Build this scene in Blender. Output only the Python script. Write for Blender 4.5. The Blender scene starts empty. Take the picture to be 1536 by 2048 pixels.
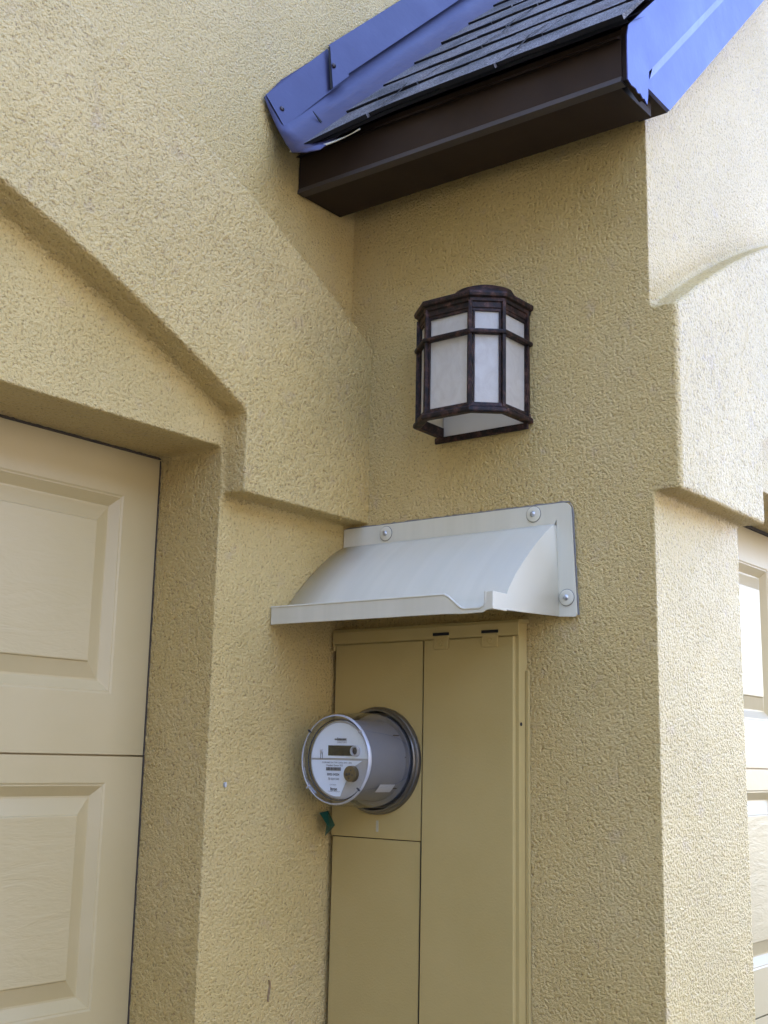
import bpy, bmesh, math, random
from mathutils import Vector, Matrix
random.seed(7)
R_ = math.radians
scene = bpy.context.scene

# ------------------------------------------------------------------ camera
cam_data = bpy.data.cameras.new('camera')
cam = bpy.data.objects.new('camera', cam_data)
scene.collection.objects.link(cam)
scene.camera = cam
rt = Vector((0.6087053876676196, -0.7931310868378514, 0.020514144286846656))
up = Vector((-0.16974411722228405, -0.10492922920690921, 0.9798861115081033))
fw = Vector((0.7750256032498799, 0.5999441106881978, 0.19850032331889797))
m = Matrix((rt, up, -fw)).transposed().to_4x4()
m.translation = Vector((-1.7707, -1.4613, 1.55))
cam.matrix_world = m
cam_data.sensor_fit = 'VERTICAL'
cam_data.sensor_height = 36.0
cam_data.lens = 36.0 * 2447.55 / 2048.0
cam_data.clip_start = 0.02
cam_data.clip_end = 500

# ------------------------------------------------------------------ light
SUN_EL, SUN_AZ = 44.0, -15.0            # the sun stands behind the house (+y, a little -x): everything in view is open shade
world = bpy.data.worlds.new('World')
scene.world = world
world.use_nodes = True
wn = world.node_tree.nodes
wl = world.node_tree.links
sky = wn.new('ShaderNodeTexSky')
sky.sky_type = 'NISHITA'
sky.sun_disc = False
sky.sun_elevation = R_(SUN_EL)
sky.sun_rotation = R_(SUN_AZ)
sky.air_density = 1.0
sky.dust_density = 0.2
sky.ozone_density = 3.5
wb = wn.new('ShaderNodeMix'); wb.data_type = 'RGBA'; wb.blend_type = 'MULTIPLY'   # the camera's warm white balance
wb.inputs['Factor'].default_value = 1.0
wb.inputs[7].default_value = (1.14, 0.96, 1.0, 1)
wl.new(sky.outputs[0], wb.inputs[6])
wl.new(wb.outputs[2], wn['Background'].inputs[0])
wn['Background'].inputs[1].default_value = 0.15
sun_d = bpy.data.lights.new('sun', 'SUN')
sun_d.energy = 2.6
sun_d.angle = R_(0.5)
sun_d.color = (1.0, 0.94, 0.85)
sun = bpy.data.objects.new('sun', sun_d)
scene.collection.objects.link(sun)
sd = Vector((math.sin(R_(SUN_AZ)) * math.cos(R_(SUN_EL)), math.cos(R_(SUN_AZ)) * math.cos(R_(SUN_EL)), math.sin(R_(SUN_EL))))
sun.rotation_euler = sd.to_track_quat('Z', 'Y').to_euler()
scene.view_settings.view_transform = 'Standard'
scene.view_settings.look = 'None'
scene.view_settings.exposure = 3.42
scene.view_settings.gamma = 1.0
scene.render.engine = 'CYCLES'
scene.cycles.max_bounces = 8
scene.cycles.transparent_max_bounces = 12

# ------------------------------------------------------------------ materials
def mat(name, col, rough=0.6, metal=0.0, spec=0.5, coat=0.0):
    mt = bpy.data.materials.new(name)
    mt.use_nodes = True
    b = mt.node_tree.nodes['Principled BSDF']
    b.inputs['Base Color'].default_value = (*col, 1)
    b.inputs['Roughness'].default_value = rough
    b.inputs['Metallic'].default_value = metal
    b.inputs['Specular IOR Level'].default_value = spec
    b.inputs['Coat Weight'].default_value = coat
    return mt

def N(mt, kind, **kw):
    n = mt.node_tree.nodes.new(kind)
    for k, v in kw.items():
        if k in n.inputs.keys():
            n.inputs[k].default_value = v
        else:
            setattr(n, k, v)
    return n

def L(mt, a, b): mt.node_tree.links.new(a, b)

def coords(mt, scale=(1, 1, 1), rot=(0, 0, 0)):
    tc = N(mt, 'ShaderNodeTexCoord')
    mp = N(mt, 'ShaderNodeMapping')
    mp.inputs['Scale'].default_value = scale
    mp.inputs['Rotation'].default_value = rot
    L(mt, tc.outputs['Object'], mp.inputs[0])
    return mp.outputs[0]

def noise(mt, vec, scale, detail=2, rough=0.5, dist=0.0):
    n = N(mt, 'ShaderNodeTexNoise')
    n.inputs['Scale'].default_value = scale
    n.inputs['Detail'].default_value = detail
    n.inputs['Roughness'].default_value = rough
    n.inputs['Distortion'].default_value = dist
    L(mt, vec, n.inputs['Vector'])
    return n.outputs[0]

def ramp(mt, fac, stops):
    r = N(mt, 'ShaderNodeValToRGB')
    cr = r.color_ramp
    while len(cr.elements) < len(stops): cr.elements.new(0.5)
    for e, (p, c) in zip(cr.elements, stops):
        e.position = p
        e.color = (*c, 1) if len(c) == 3 else c
    L(mt, fac, r.inputs[0])
    return r.outputs[0]

def math_(mt, op, a, b=None, c=None):
    n = N(mt, 'ShaderNodeMath', operation=op)
    for i, v in enumerate((a, b, c)):
        if v is None: continue
        if isinstance(v, (int, float)): n.inputs[i].default_value = v
        else: L(mt, v, n.inputs[i])
    return n.outputs[0]

def mixc(mt, fac, a, b, mode='MIX'):
    n = N(mt, 'ShaderNodeMix', data_type='RGBA', blend_type=mode)
    for sock, v in ((n.inputs['Factor'], fac), (n.inputs[6], a), (n.inputs[7], b)):
        if isinstance(v, (int, float)): sock.default_value = v
        elif isinstance(v, tuple): sock.default_value = (*v, 1)
        else: L(mt, v, sock)
    return n.outputs[2]

def bump(mt, h, strength, dist):
    b = N(mt, 'ShaderNodeBump')
    b.inputs['Strength'].default_value = strength
    b.inputs['Distance'].default_value = dist
    L(mt, h, b.inputs['Height'])
    L(mt, b.outputs[0], mt.node_tree.nodes['Principled BSDF'].inputs['Normal'])
    return b

def bsdf(mt): return mt.node_tree.nodes['Principled BSDF']

def stucco_material():
    mt = mat('painted_stucco', (0.6, 0.5, 0.3), 0.42, spec=0.72)
    v = coords(mt)
    n1 = noise(mt, v, 205, 3, 0.62, 0.0)
    n2 = noise(mt, v, 95, 2, 0.5)
    n3 = noise(mt, v, 9, 3, 0.5)
    h1 = ramp(mt, n1, [(0.30, (0, 0, 0)), (0.50, (0.58,) * 3), (0.70, (1, 1, 1))])
    h = math_(mt, 'ADD', h1, math_(mt, 'MULTIPLY', n2, 0.35))
    h = math_(mt, 'ADD', h, math_(mt, 'MULTIPLY', n3, 0.5))
    amp = ramp(mt, noise(mt, v, 4.5, 4, 0.6), [(0.32, (0.8,) * 3), (0.62, (1.1,) * 3)])
    h = math_(mt, 'MULTIPLY', h, amp)
    fine = noise(mt, v, 520, 2, 0.6)
    h = math_(mt, 'ADD', h, math_(mt, 'MULTIPLY', fine, 0.22))
    bump(mt, h, 1.0, 0.0033)
    # paint: broad uneven wear, and brown tint in the deepest pits of the texture
    base = ramp(mt, noise(mt, v, 3.2, 4, 0.55), [(0.25, (0.655, 0.478, 0.155)), (0.5, (0.705, 0.52, 0.185)), (0.75, (0.745, 0.565, 0.225))])
    pit = ramp(mt, n1, [(0.32, (0.48, 0.36, 0.25)), (0.43, (1, 1, 1))])
    col = mixc(mt, 0.75, base, pit, 'MULTIPLY')
    rust = ramp(mt, noise(mt, v, 24, 3, 0.6), [(0.60, (0, 0, 0)), (0.78, (0.5,) * 3)])
    col = mixc(mt, rust, col, (0.56, 0.40, 0.23))
    L(mt, col, bsdf(mt).inputs['Base Color'])
    return mt

def paint_tan():
    mt = mat('tan_metal_paint', (0.42, 0.345, 0.185), 0.5, spec=0.25)
    v = coords(mt)
    col = ramp(mt, noise(mt, v, 5, 4, 0.6), [(0.3, (0.475, 0.36, 0.13)), (0.7, (0.525, 0.40, 0.155))])
    L(mt, col, bsdf(mt).inputs['Base Color'])
    h = math_(mt, 'ADD', noise(mt, v, 320, 2, 0.5), math_(mt, 'MULTIPLY', noise(mt, v, 7, 2), 6.0))
    bump(mt, h, 0.35, 0.0009)
    return mt

def door_paint(grain):
    mt = mat('garage_door_paint_grain' if grain else 'garage_door_paint', (0.6, 0.5, 0.33), 0.42, spec=0.65)
    v = coords(mt)
    col = ramp(mt, noise(mt, v, 4, 3, 0.5), [(0.3, (0.49, 0.385, 0.175)), (0.7, (0.53, 0.42, 0.205))])
    L(mt, col, bsdf(mt).inputs['Base Color'])
    if grain:
        vs = coords(mt, (9, 9, 34))
        g = noise(mt, vs, 1.0, 4, 0.62, 0.9)
        vf = coords(mt, (60, 60, 260))
        h = math_(mt, 'ADD', g, math_(mt, 'MULTIPLY', noise(mt, vf, 1.0, 2), 0.22))
        bump(mt, h, 0.5, 0.003)
    else:
        bump(mt, noise(mt, v, 14, 3, 0.5), 0.35, 0.003)
    return mt

def shingle_material():
    mt = mat('asphalt_shingle', (0.05, 0.055, 0.06), 0.92, spec=0.25)
    v = coords(mt)
    g = noise(mt, v, 300, 3, 0.75)
    blend = noise(mt, coords(mt, (6, 9, 6)), 1.0, 2, 0.5)
    base = ramp(mt, blend, [(0.35, (0.085, 0.082, 0.078)), (0.52, (0.155, 0.146, 0.138)), (0.68, (0.11, 0.098, 0.09))])
    gr = ramp(mt, g, [(0.36, (0.3,) * 3), (0.5, (0.9,) * 3), (0.64, (2.6,) * 3)])
    L(mt, mixc(mt, 0.85, base, gr, 'MULTIPLY'), bsdf(mt).inputs['Base Color'])
    bump(mt, g, 0.8, 0.0015)
    return mt

def brown_metal():
    mt = mat('brown_trim_paint', (0.030, 0.021, 0.016), 0.62, spec=0.2)
    v = coords(mt)
    col = ramp(mt, noise(mt, v, 12, 4, 0.6), [(0.3, (0.030, 0.018, 0.011)), (0.75, (0.042, 0.026, 0.016))])
    L(mt, col, bsdf(mt).inputs['Base Color'])
    bump(mt, noise(mt, v, 60, 3), 0.3, 0.0006)
    return mt

def sky_tinted_metal(name, col, metal, rough, bumpd=0.0012):  # blue base colour stands in for sky reflected in brown-coated metal
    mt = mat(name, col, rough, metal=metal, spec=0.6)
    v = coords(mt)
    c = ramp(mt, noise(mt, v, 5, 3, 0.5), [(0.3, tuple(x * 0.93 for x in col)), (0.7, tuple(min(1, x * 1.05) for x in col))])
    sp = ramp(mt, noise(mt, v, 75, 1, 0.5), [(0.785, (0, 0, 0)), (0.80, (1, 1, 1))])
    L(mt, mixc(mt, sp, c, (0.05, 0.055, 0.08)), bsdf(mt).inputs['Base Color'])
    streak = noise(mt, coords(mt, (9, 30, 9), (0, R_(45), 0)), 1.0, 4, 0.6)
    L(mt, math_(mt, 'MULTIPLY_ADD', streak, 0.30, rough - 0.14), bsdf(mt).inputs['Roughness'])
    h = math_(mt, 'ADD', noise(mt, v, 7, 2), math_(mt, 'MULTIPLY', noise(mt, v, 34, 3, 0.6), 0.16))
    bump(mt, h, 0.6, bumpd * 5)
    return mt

def lantern_bronze():
    mt = mat('aged_bronze', (0.03, 0.02, 0.018), 0.55, metal=0.1, spec=0.3)
    v = coords(mt)
    f = noise(mt, v, 70, 4, 0.68)
    col = ramp(mt, f, [(0.42, (0.010, 0.007, 0.006)), (0.52, (0.030, 0.015, 0.011)), (0.64, (0.080, 0.038, 0.027)), (0.74, (0.18, 0.11, 0.085))])
    L(mt, col, bsdf(mt).inputs['Base Color'])
    bump(mt, noise(mt, v, 180, 3), 0.5, 0.0008)
    return mt

def alabaster():
    mt = mat('alabaster_glass', (0.62, 0.62, 0.58), 0.25, spec=0.5)
    v = coords(mt, (1, 1, 0.7))
    f = noise(mt, v, 26, 5, 0.65, 1.6)
    col = ramp(mt, f, [(0.3, (0.76, 0.71, 0.60)), (0.6, (0.86, 0.82, 0.71)), (0.8, (0.90, 0.88, 0.80))])
    b = bsdf(mt)
    L(mt, col, b.inputs['Base Color'])
    tr = N(mt, 'ShaderNodeBsdfTranslucent')
    L(mt, col, tr.inputs[0])
    mx = N(mt, 'ShaderNodeMixShader')
    mx.inputs[0].default_value = 0.5
    L(mt, b.outputs[0], mx.inputs[1]); L(mt, tr.outputs[0], mx.inputs[2])
    L(mt, mx.outputs[0], mt.node_tree.nodes['Material Output'].inputs[0])
    return mt

def clear_shell(tint=(0.97, 0.98, 0.985)):
    mt = bpy.data.materials.new('clear_polycarbonate'); mt.use_nodes = True
    nt = mt.node_tree
    nt.nodes.remove(nt.nodes['Principled BSDF'])
    t = N(mt, 'ShaderNodeBsdfTransparent'); t.inputs[0].default_value = (*tint, 1)
    g = N(mt, 'ShaderNodeBsdfGlossy'); g.inputs['Roughness'].default_value = 0.03
    g.inputs['Color'].default_value = (1, 1, 1, 1)
    lw = N(mt, 'ShaderNodeLayerWeight'); lw.inputs['Blend'].default_value = 0.5
    f = N(mt, 'ShaderNodeMath', operation='MULTIPLY_ADD')
    L(mt, math_(mt, 'POWER', lw.outputs['Facing'], 3.5), f.inputs[0]); f.inputs[1].default_value = 0.75; f.inputs[2].default_value = 0.06
    mx = N(mt, 'ShaderNodeMixShader')
    L(mt, f.outputs[0], mx.inputs[0]); L(mt, t.outputs[0], mx.inputs[1]); L(mt, g.outputs[0], mx.inputs[2])
    L(mt, mx.outputs[0], nt.nodes['Material Output'].inputs[0])
    return mt

M = dict(
    stucco=stucco_material(), tan=paint_tan(), door=door_paint(False), grain=door_paint(True),
    shingle=shingle_material(), brown=brown_metal(), bronze=lantern_bronze(), alabaster=alabaster(),
    shell=clear_shell(),
    flash=sky_tinted_metal('sky_tinted_flashing', (0.050, 0.048, 0.095), 0.42, 0.42),
    rake=sky_tinted_metal('sky_tinted_rake', (0.07, 0.085, 0.26), 0.28, 0.42),
    hood=mat('pale_grey_enamel', (0.64, 0.60, 0.47), 0.3, spec=0.7, coat=0.25),
    lip=mat('brown_lip', (0.060, 0.047, 0.038), 0.6),
    steel=mat('galvanised_steel', (0.55, 0.56, 0.56), 0.3, metal=0.9),
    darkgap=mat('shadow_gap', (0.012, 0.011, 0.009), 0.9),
    screw=mat('dark_screw', (0.06, 0.05, 0.05), 0.4, metal=0.6),
    meterbody=mat('grey_meter_plastic', (0.165, 0.163, 0.165), 0.45),
    faceplate=mat('white_face', (0.84, 0.91, 0.96), 0.5),
    facegrey=mat('grey_face', (0.50, 0.49, 0.46), 0.5),
    lcd=mat('dark_lcd', (0.018, 0.019, 0.014), 0.15),
    ink=mat('black_ink', (0.03, 0.03, 0.035), 0.6),
    inkgrey=mat('grey_ink', (0.12, 0.12, 0.13), 0.6),
    label=mat('silver_label', (0.5, 0.5, 0.5), 0.4),
    ring=mat('meter_ring_steel', (0.20, 0.19, 0.17), 0.3, metal=0.85),
    brass=mat('brass_lock', (0.16, 0.12, 0.06), 0.4, metal=0.7),
    tape=mat('green_tape', (0.012, 0.085, 0.055), 0.45),
    sealdark=mat('weather_seal', (0.07, 0.055, 0.035), 0.9),
    shingle_edge=mat('shingle_edge', (0.022, 0.022, 0.024), 0.95, spec=0.1),  # black asphalt edge, with the course shadow line put into its colour
    crack=mat('crack_dirt', (0.36, 0.25, 0.12), 0.9),
    whiteplate=mat('white_enamel', (0.88, 0.87, 0.82), 0.4),
    residue=mat('tape_residue', (0.50, 0.46, 0.30), 0.6),
    dark_edge=mat('dark_edge_grey', (0.20, 0.19, 0.16), 0.8),
    block_siding=mat('light_block_siding', (0.24, 0.21, 0.18), 0.7),  # kept dark so the added unseen buildings bounce little light
    asphalt=mat('asphalt', (0.06, 0.06, 0.062), 0.9),
    caulk=mat('white_caulk', (0.55, 0.55, 0.52), 0.6),
)
hv = coords(M['hood'])
bump(M['hood'], noise(M['hood'], hv, 10, 2), 0.3, 0.004)
dust = ramp(M['hood'], noise(M['hood'], coords(M['hood'], (1.2, 26, 1.2)), 1.0, 4, 0.6), [(0.3, (0.63, 0.60, 0.445)), (0.6, (0.685, 0.65, 0.49))])
L(M['hood'], dust, bsdf(M['hood']).inputs['Base Color'])
cm = mat('driveway_concrete', (0.30, 0.29, 0.27), 0.85)
cv = coords(cm)
L(cm, ramp(cm, noise(cm, cv, 6, 5, 0.65), [(0.3, (0.055, 0.052, 0.048)), (0.7, (0.08, 0.077, 0.07))]), bsdf(cm).inputs['Base Color'])
bump(cm, noise(cm, cv, 120, 3), 0.5, 0.002)
M['concrete'] = cm

# ------------------------------------------------------------------ helpers
COL = scene.collection
def world_loc(o):
    l = Vector(o.location)
    while o.parent:
        o = o.parent
        l += Vector(o.location)
    return l

def thing(name, label, cat, loc):
    o = bpy.data.objects.new(name, None)
    o.empty_display_size = 0.1
    COL.objects.link(o)
    o.location = loc
    o['label'] = label; o['category'] = cat
    return o

def link(name, me, mats, parent=None, smooth=None, kind=None):
    """me is given in world coordinates; it is shifted to its parent's frame."""
    if isinstance(mats, str): mats = [mats]
    for k in mats: me.materials.append(M[k])
    o = bpy.data.objects.new(name, me)
    COL.objects.link(o)
    if parent is not None:
        me.transform(Matrix.Translation(-world_loc(parent)))
        o.parent = parent
    if smooth is not None:
        me.polygons.foreach_set('use_smooth', [True] * len(me.polygons))
        if smooth < 180: me.set_sharp_from_angle(angle=R_(smooth))
    if kind: o['kind'] = kind
    return o

def obj(name, bm, mats, parent=None, smooth=None, kind=None, fixn=True):
    if fixn: bmesh.ops.recalc_face_normals(bm, faces=bm.faces[:])
    me = bpy.data.meshes.new(name)
    bm.to_mesh(me); bm.free()
    return link(name, me, mats, parent, smooth, kind)

def box(bm, x0, x1, y0, y1, z0, z1, mi=0, bevel=0.0):
    vs = [bm.verts.new((x, y, z)) for x in (x0, x1) for y in (y0, y1) for z in (z0, z1)]
    idx = [(0, 1, 3, 2), (4, 6, 7, 5), (0, 4, 5, 1), (2, 3, 7, 6), (0, 2, 6, 4), (1, 5, 7, 3)]
    fs = [bm.faces.new([vs[i] for i in f]) for f in idx]
    for f in fs: f.material_index = mi
    if bevel > 0:
        es = list({e for f in fs for e in f.edges})
        r = bmesh.ops.bevel(bm, geom=es, offset=bevel, segments=2, affect='EDGES', profile=0.5)
        for f in r['faces']: f.material_index = mi
    return fs

def prism(bm, poly, axis, a, b, mi=0):
    """extrude a 2-D polygon along an axis: 'y' -> poly in (x,z); 'x' -> (y,z); 'z' -> (x,y)"""
    def P(p, t):
        if axis == 'y': return (p[0], t, p[1])
        if axis == 'x': return (t, p[0], p[1])
        return (p[0], p[1], t)
    va = [bm.verts.new(P(p, a)) for p in poly]
    vb = [bm.verts.new(P(p, b)) for p in poly]
    fs = [bm.faces.new(va), bm.faces.new(vb[::-1])]
    n = len(poly)
    for i in range(n):
        fs.append(bm.faces.new((va[i], vb[i], vb[(i + 1) % n], va[(i + 1) % n])))
    for f in fs: f.material_index = mi
    return fs

def lathe_x(bm, cy, cz, prof, seg=64, mi=0, close=False):
    """profile of (x, r) revolved about an axis parallel to x"""
    rings = []
    for x, r in prof:
        if r < 1e-6: rings.append([bm.verts.new((x, cy, cz))])
        else: rings.append([bm.verts.new((x, cy + r * math.cos(2 * math.pi * i / seg), cz + r * math.sin(2 * math.pi * i / seg))) for i in range(seg)])
    for a, b in zip(rings[:-1], rings[1:]):
        for i in range(seg):
            j = (i + 1) % seg
            if len(a) == 1 and len(b) == 1: continue
            if len(a) == 1: f = bm.faces.new((a[0], b[i], b[j]))
            elif len(b) == 1: f = bm.faces.new((a[i], b[0], a[j]))
            else: f = bm.faces.new((a[i], b[i], b[j], a[j]))
            f.material_index = mi

def text_mesh(name, body, size, cy, cz, x, parent, matk='ink', align='CENTER', extra=0.0):
    cu = bpy.data.curves.new('t', 'FONT')
    cu.body = body; cu.size = size; cu.align_x = align; cu.align_y = 'CENTER'
    cu.offset = extra
    tmp = bpy.data.objects.new('t', cu)
    COL.objects.link(tmp)
    dg = bpy.context.evaluated_depsgraph_get()
    me = bpy.data.meshes.new_from_object(tmp.evaluated_get(dg))
    bpy.data.objects.remove(tmp)
    mw = Matrix(((0, 0, -1, x), (-1, 0, 0, cy), (0, 1, 0, cz), (0, 0, 0, 1)))
    me.transform(mw)
    me.name = name
    me.materials.clear()
    return link(name, me, matk, parent)

# ------------------------------------------------------------------ ground
bm = bmesh.new()
s = 150
vs = [bm.verts.new(p) for p in ((-s, -s, -0.004), (s, -s, -0.004), (s, s, -0.004), (-s, s, -0.004))]
bm.faces.new(vs)
obj('ground', bm, 'asphalt', kind='structure')
bm = bmesh.new()
vs = [bm.verts.new(p) for p in ((-4, -7, 0), (4.5, -7, 0), (4.5, 0.6, 0), (-4, 0.6, 0))]
bm.faces.new(vs)
obj('driveway', bm, 'concrete', kind='structure')

# ------------------------------------------------------------------ house
house = thing('house', 'tan stucco house corner with arched garage surrounds and a small dark shingled roof', 'house', (0, 0, 0))

def arch_in(x): return 2.45 - 0.216 * (x + 1.56) ** 2
def arch_out(x): return 2.791 - 0.1877 * (x + 1.56) ** 2
HEAD = 2.068
LEDGE = 1.985
VOX = 0.0052

def stucco(name, bm, label=None, vox=VOX):
    o = obj(name, bm, 'stucco', house)
    rm = o.modifiers.new('remesh', 'REMESH')
    rm.mode = 'VOXEL'; rm.voxel_size = vox; rm.use_smooth_shade = True
    tx = bpy.data.textures.new('stucco_lumps', 'CLOUDS')
    tx.noise_scale = 0.007; tx.noise_depth = 2
    dm = o.modifiers.new('lumps', 'DISPLACE')
    dm.texture = tx; dm.texture_coords = 'GLOBAL'; dm.strength = 0.0032; dm.mid_level = 0.5
    if label: o['label'] = label
    return o

# left front wall with its opening, then the raised arched band on it
bm = bmesh.new()
prism(bm, [(-3.4, 0), (-2.782, 0), (-2.782, HEAD), (-0.338, HEAD), (-0.338, 0), (0.12, 0), (0.12, 2.6), (1.0, 3.4), (1.0, 4.3), (-3.4, 4.3)], 'y', 0.0, 0.17)
xs = [-0.334 + (-2.786 + 0.334) * i / 40 for i in range(41)]
xo = [-3.12 + 3.17 * i / 48 for i in range(49)]
poly = [(0.05, LEDGE)] + [(-0.334, LEDGE)] + [(x, arch_in(x)) for x in xs] + [(-2.786, LEDGE), (-3.12, LEDGE)] + [(x, arch_out(x)) for x in xo]
prism(bm, poly, 'y', -0.052, 0.06)
def soffit_wedge(bm, f, x0, x1, y0, y1, n=30):
    prev = None
    for i in range(n + 1):
        t = i / n
        x = x0 + (x1 - x0) * t
        k = 0.005 + 0.019 * min(1.0, 6 * t, 6 * (1 - t))
        z = f(x)
        r = [bm.verts.new((x, y0, z + 0.0005)), bm.verts.new((x, y1, z + 0.0005 - k)), bm.verts.new((x, y1, z + 0.02)), bm.verts.new((x, y0, z + 0.02))]
        if prev:
            for q in range(4): bm.faces.new((prev[q], prev[(q + 1) % 4], r[(q + 1) % 4], r[q]))
        else: bm.faces.new(r)
        prev = r
    bm.faces.new(prev[::-1])
soffit_wedge(bm, arch_in, -0.34, -2.78, -0.0515, 0.03)
stucco('stucco_wall', bm, 'stucco front wall with raised arched band around the left garage door')

# the projecting corner block: side wall, front wall with gable, raised band
bm = bmesh.new()
prism(bm, [(0, 0), (0, 2.80), (0.18, 2.975), (0.18, 0)], 'y', -0.62, 0.05)
prism(bm, [(0, 0), (0, 2.80), (1.58, 4.35), (3.16, 2.80), (3.16, 0), (2.814, 0), (2.814, HEAD), (0.346, HEAD), (0.346, 0)], 'y', -0.635, -0.475)
def arch_out2(x): return 2.82 - 0.213 * (x - 1.58) ** 2
def arch_in2(x): return 2.45 - 0.216 * (x - 1.58) ** 2
xs = [0.362 + (2.798 - 0.362) * i / 40 for i in range(41)]
xo = [3.16 - 3.16 * i / 48 for i in range(49)]
poly = [(0, LEDGE - 0.005), (0.362, LEDGE - 0.005)] + [(x, arch_in2(x)) for x in xs] + [(2.798, LEDGE), (3.16, LEDGE)] + [(x, arch_out2(x)) for x in xo]
prism(bm, poly, 'y', -0.681, -0.55)
soffit_wedge(bm, arch_in2, 0.366, 2.79, -0.6805, -0.60)
stucco('stucco_wall', bm, 'projecting stucco corner block with raised arched band on its front')

# the body of the house behind, taller than the parts in view
bm = bmesh.new()
prism(bm, [(-3.38, 0.02), (-3.38, 4.28), (3.14, 4.28), (3.14, 0.02)], 'y', 0.66, 8.0)
box(bm, -3.38, -2.80, 0.172, 0.7, 0.02, 4.28)
box(bm, 1.0, 3.14, 0.172, 0.7, 3.2, 4.28)
box(bm, -2.80, 1.1, 0.172, 0.7, 2.9, 4.28)
obj('rear_wall', bm, 'stucco', house)
# unseen wing, added to keep sky light off the side wall
bm = bmesh.new()
box(bm, -9.0, -3.4, -3.2, -0.01, 0.0, 5.2)
obj('light_block_wing', bm, 'block_siding', house)

# ---- garage doors
def garage_door(xr, xl, y, label, sgn):
    """raised-panel sectional door; xl..xr across, face at y (facing -y)."""
    bm = bmesh.new()
    box(bm, xl, xr, y + 0.014, y + 0.05, 0.0, 2.12)
    root = obj('garage_door', bm, 'door', house)
    root['label'] = label
    seams = [2.115, 1.548, 1.060, 0.572, 0.084 - 0.08]
    ptop = [1.986, 1.504, 1.016, 0.529]
    pbot = [1.648, 1.151, 0.663, 0.17]
    w = 0.48
    gap = (xr - xl - 0.01 * 2 - 2 * 0.077 - 4 * w) / 3
    px = []
    for k in range(4):
        a = xr - 0.087 - k * (w + gap)
        px.append((a - w, a))
    px = sorted(px)
    for k in range(4):
        bm = bmesh.new()
        z1, z0 = seams[k] - 0.0015, seams[k + 1] + 0.0015
        xcuts = [xl] + [c for p in px for c in p] + [xr]
        zcuts = [z0, pbot[k], ptop[k], z1]
        for i in range(len(xcuts) - 1):
            for j in range(3):
                if i % 2 == 1 and j == 1:
                    a, b, c, d = xcuts[i], xcuts[i + 1], zcuts[1], zcuts[2]
                    # nested rings: (inset, depth)
                    rings = [(0, 0), (0.003, 0.0015), (0.005, 0.0015), (0.021, 0.0125), (0.024, 0.0125), (0.050, 0.004), (0.0515, 0.0015), (0.053, 0.001)]
                    prev = None
                    for ins, dep in rings:
                        r = [bm.verts.new(p) for p in ((a + ins, y + dep, c + ins), (b - ins, y + dep, c + ins), (b - ins, y + dep, d - ins), (a + ins, y + dep, d - ins))]
                        if prev:
                            for q in range(4):
                                bm.faces.new((prev[q], prev[(q + 1) % 4], r[(q + 1) % 4], r[q]))
                        prev = r
                    f = bm.faces.new(prev)
                    f.material_index = 1
                else:
                    a, b, c, d = xcuts[i], xcuts[i + 1], zcuts[j], zcuts[j + 1]
                    bm.faces.new([bm.verts.new(p) for p in ((a, y, c), (b, y, c), (b, y, d), (a, y, d))])
        # folded top and bottom edges of the section
        for z, dz in ((z1, -1), (z0, 1)):
            bm.faces.new([bm.verts.new(p) for p in ((xl, y, z), (xr, y, z), (xr, y + 0.016, z + 0.002 * -dz * 0), (xl, y + 0.016, z))])
        bmesh.ops.remove_doubles(bm, verts=bm.verts[:], dist=0.00005)
        obj('door_section', bm, ['door', 'grain'], root)
    return root
garage_door(-0.330, -2.790, 0.153, 'tan raised panel garage door recessed left of the meter', 1)
garage_door(2.822, 0.338, -0.482, 'raised panel garage door recessed behind the right hand corner', -1)
# dark weather gap lines round the doors
bm = bmesh.new()
box(bm, -0.3400, -0.3345, 0.1505, 0.153, 0.0, HEAD)
box(bm, -2.78, -0.34, 0.1488, 0.1526, HEAD - 0.0035, HEAD + 0.002)
obj('door_seal', bm, 'sealdark', house)
bm = bmesh.new()
box(bm, 0.346, 2.81, -0.489, -0.4825, HEAD - 0.006, HEAD + 0.002)
obj('door_seal', bm, 'sealdark', house)

# ---- roof over the projecting block
SL = 0.98
CL = math.hypot(1, SL)
def roofp(s, y, h=0.0, c=2.88, x0=-0.20):
    """point on the roof slope: s metres up from the eave edge, h off the surface"""
    ux, uz = 1 / CL, SL / CL
    return Vector((x0 + ux * s - uz * h, y, c + SL * x0 + uz * s + ux * h))
RIDGE = (1.58 + 0.20) * CL
bm = bmesh.new()
pts = [(0.0, -0.022), (RIDGE, -0.022), (RIDGE, -0.036), (0.03, -0.036)]
def slope_prism(bm, pts, ya, yb, mi=0):
    va = [bm.verts.new(roofp(s_, ya, h_)) for s_, h_ in pts]
    vb = [bm.verts.new(roofp(s_, yb, h_)) for s_, h_ in pts]
    n = len(pts)
    bm.faces.new(va).material_index = mi
    bm.faces.new(vb[::-1]).material_index = mi
    for i in range(n):
        bm.faces.new((va[i], vb[i], vb[(i + 1) % n], va[(i + 1) % n])).material_index = mi
slope_prism(bm, pts, -0.004, -0.676)
# far slope of the little gable
far = [Vector((1.58, 0, 4.43)), Vector((3.40, 0, 4.43 - 1.82 * SL))]
va = []
for y in (-0.004, -0.70):
    va.append([bm.verts.new((p.x, y, p.z + dz)) for p in far for dz in (0, -0.03)])
a, b = va
for q in ((0, 2, 3, 1),):
    bm.faces.new([a[i] for i in q]); bm.faces.new([b[i] for i in q][::-1])
bm.faces.new((a[0], b[0], b[2], a[2])); bm.faces.new((a[1], a[3], b[3], b[1])); bm.faces.new((a[0], a[1], b[1], b[0])); bm.faces.new((a[2], b[2], b[3], a[3]))
roof = obj('roof', bm, 'brown', house)
roof['label'] = 'small steep roof of dark grey laminated shingles with brown trim, partly coloured blue for sky reflection'

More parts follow.
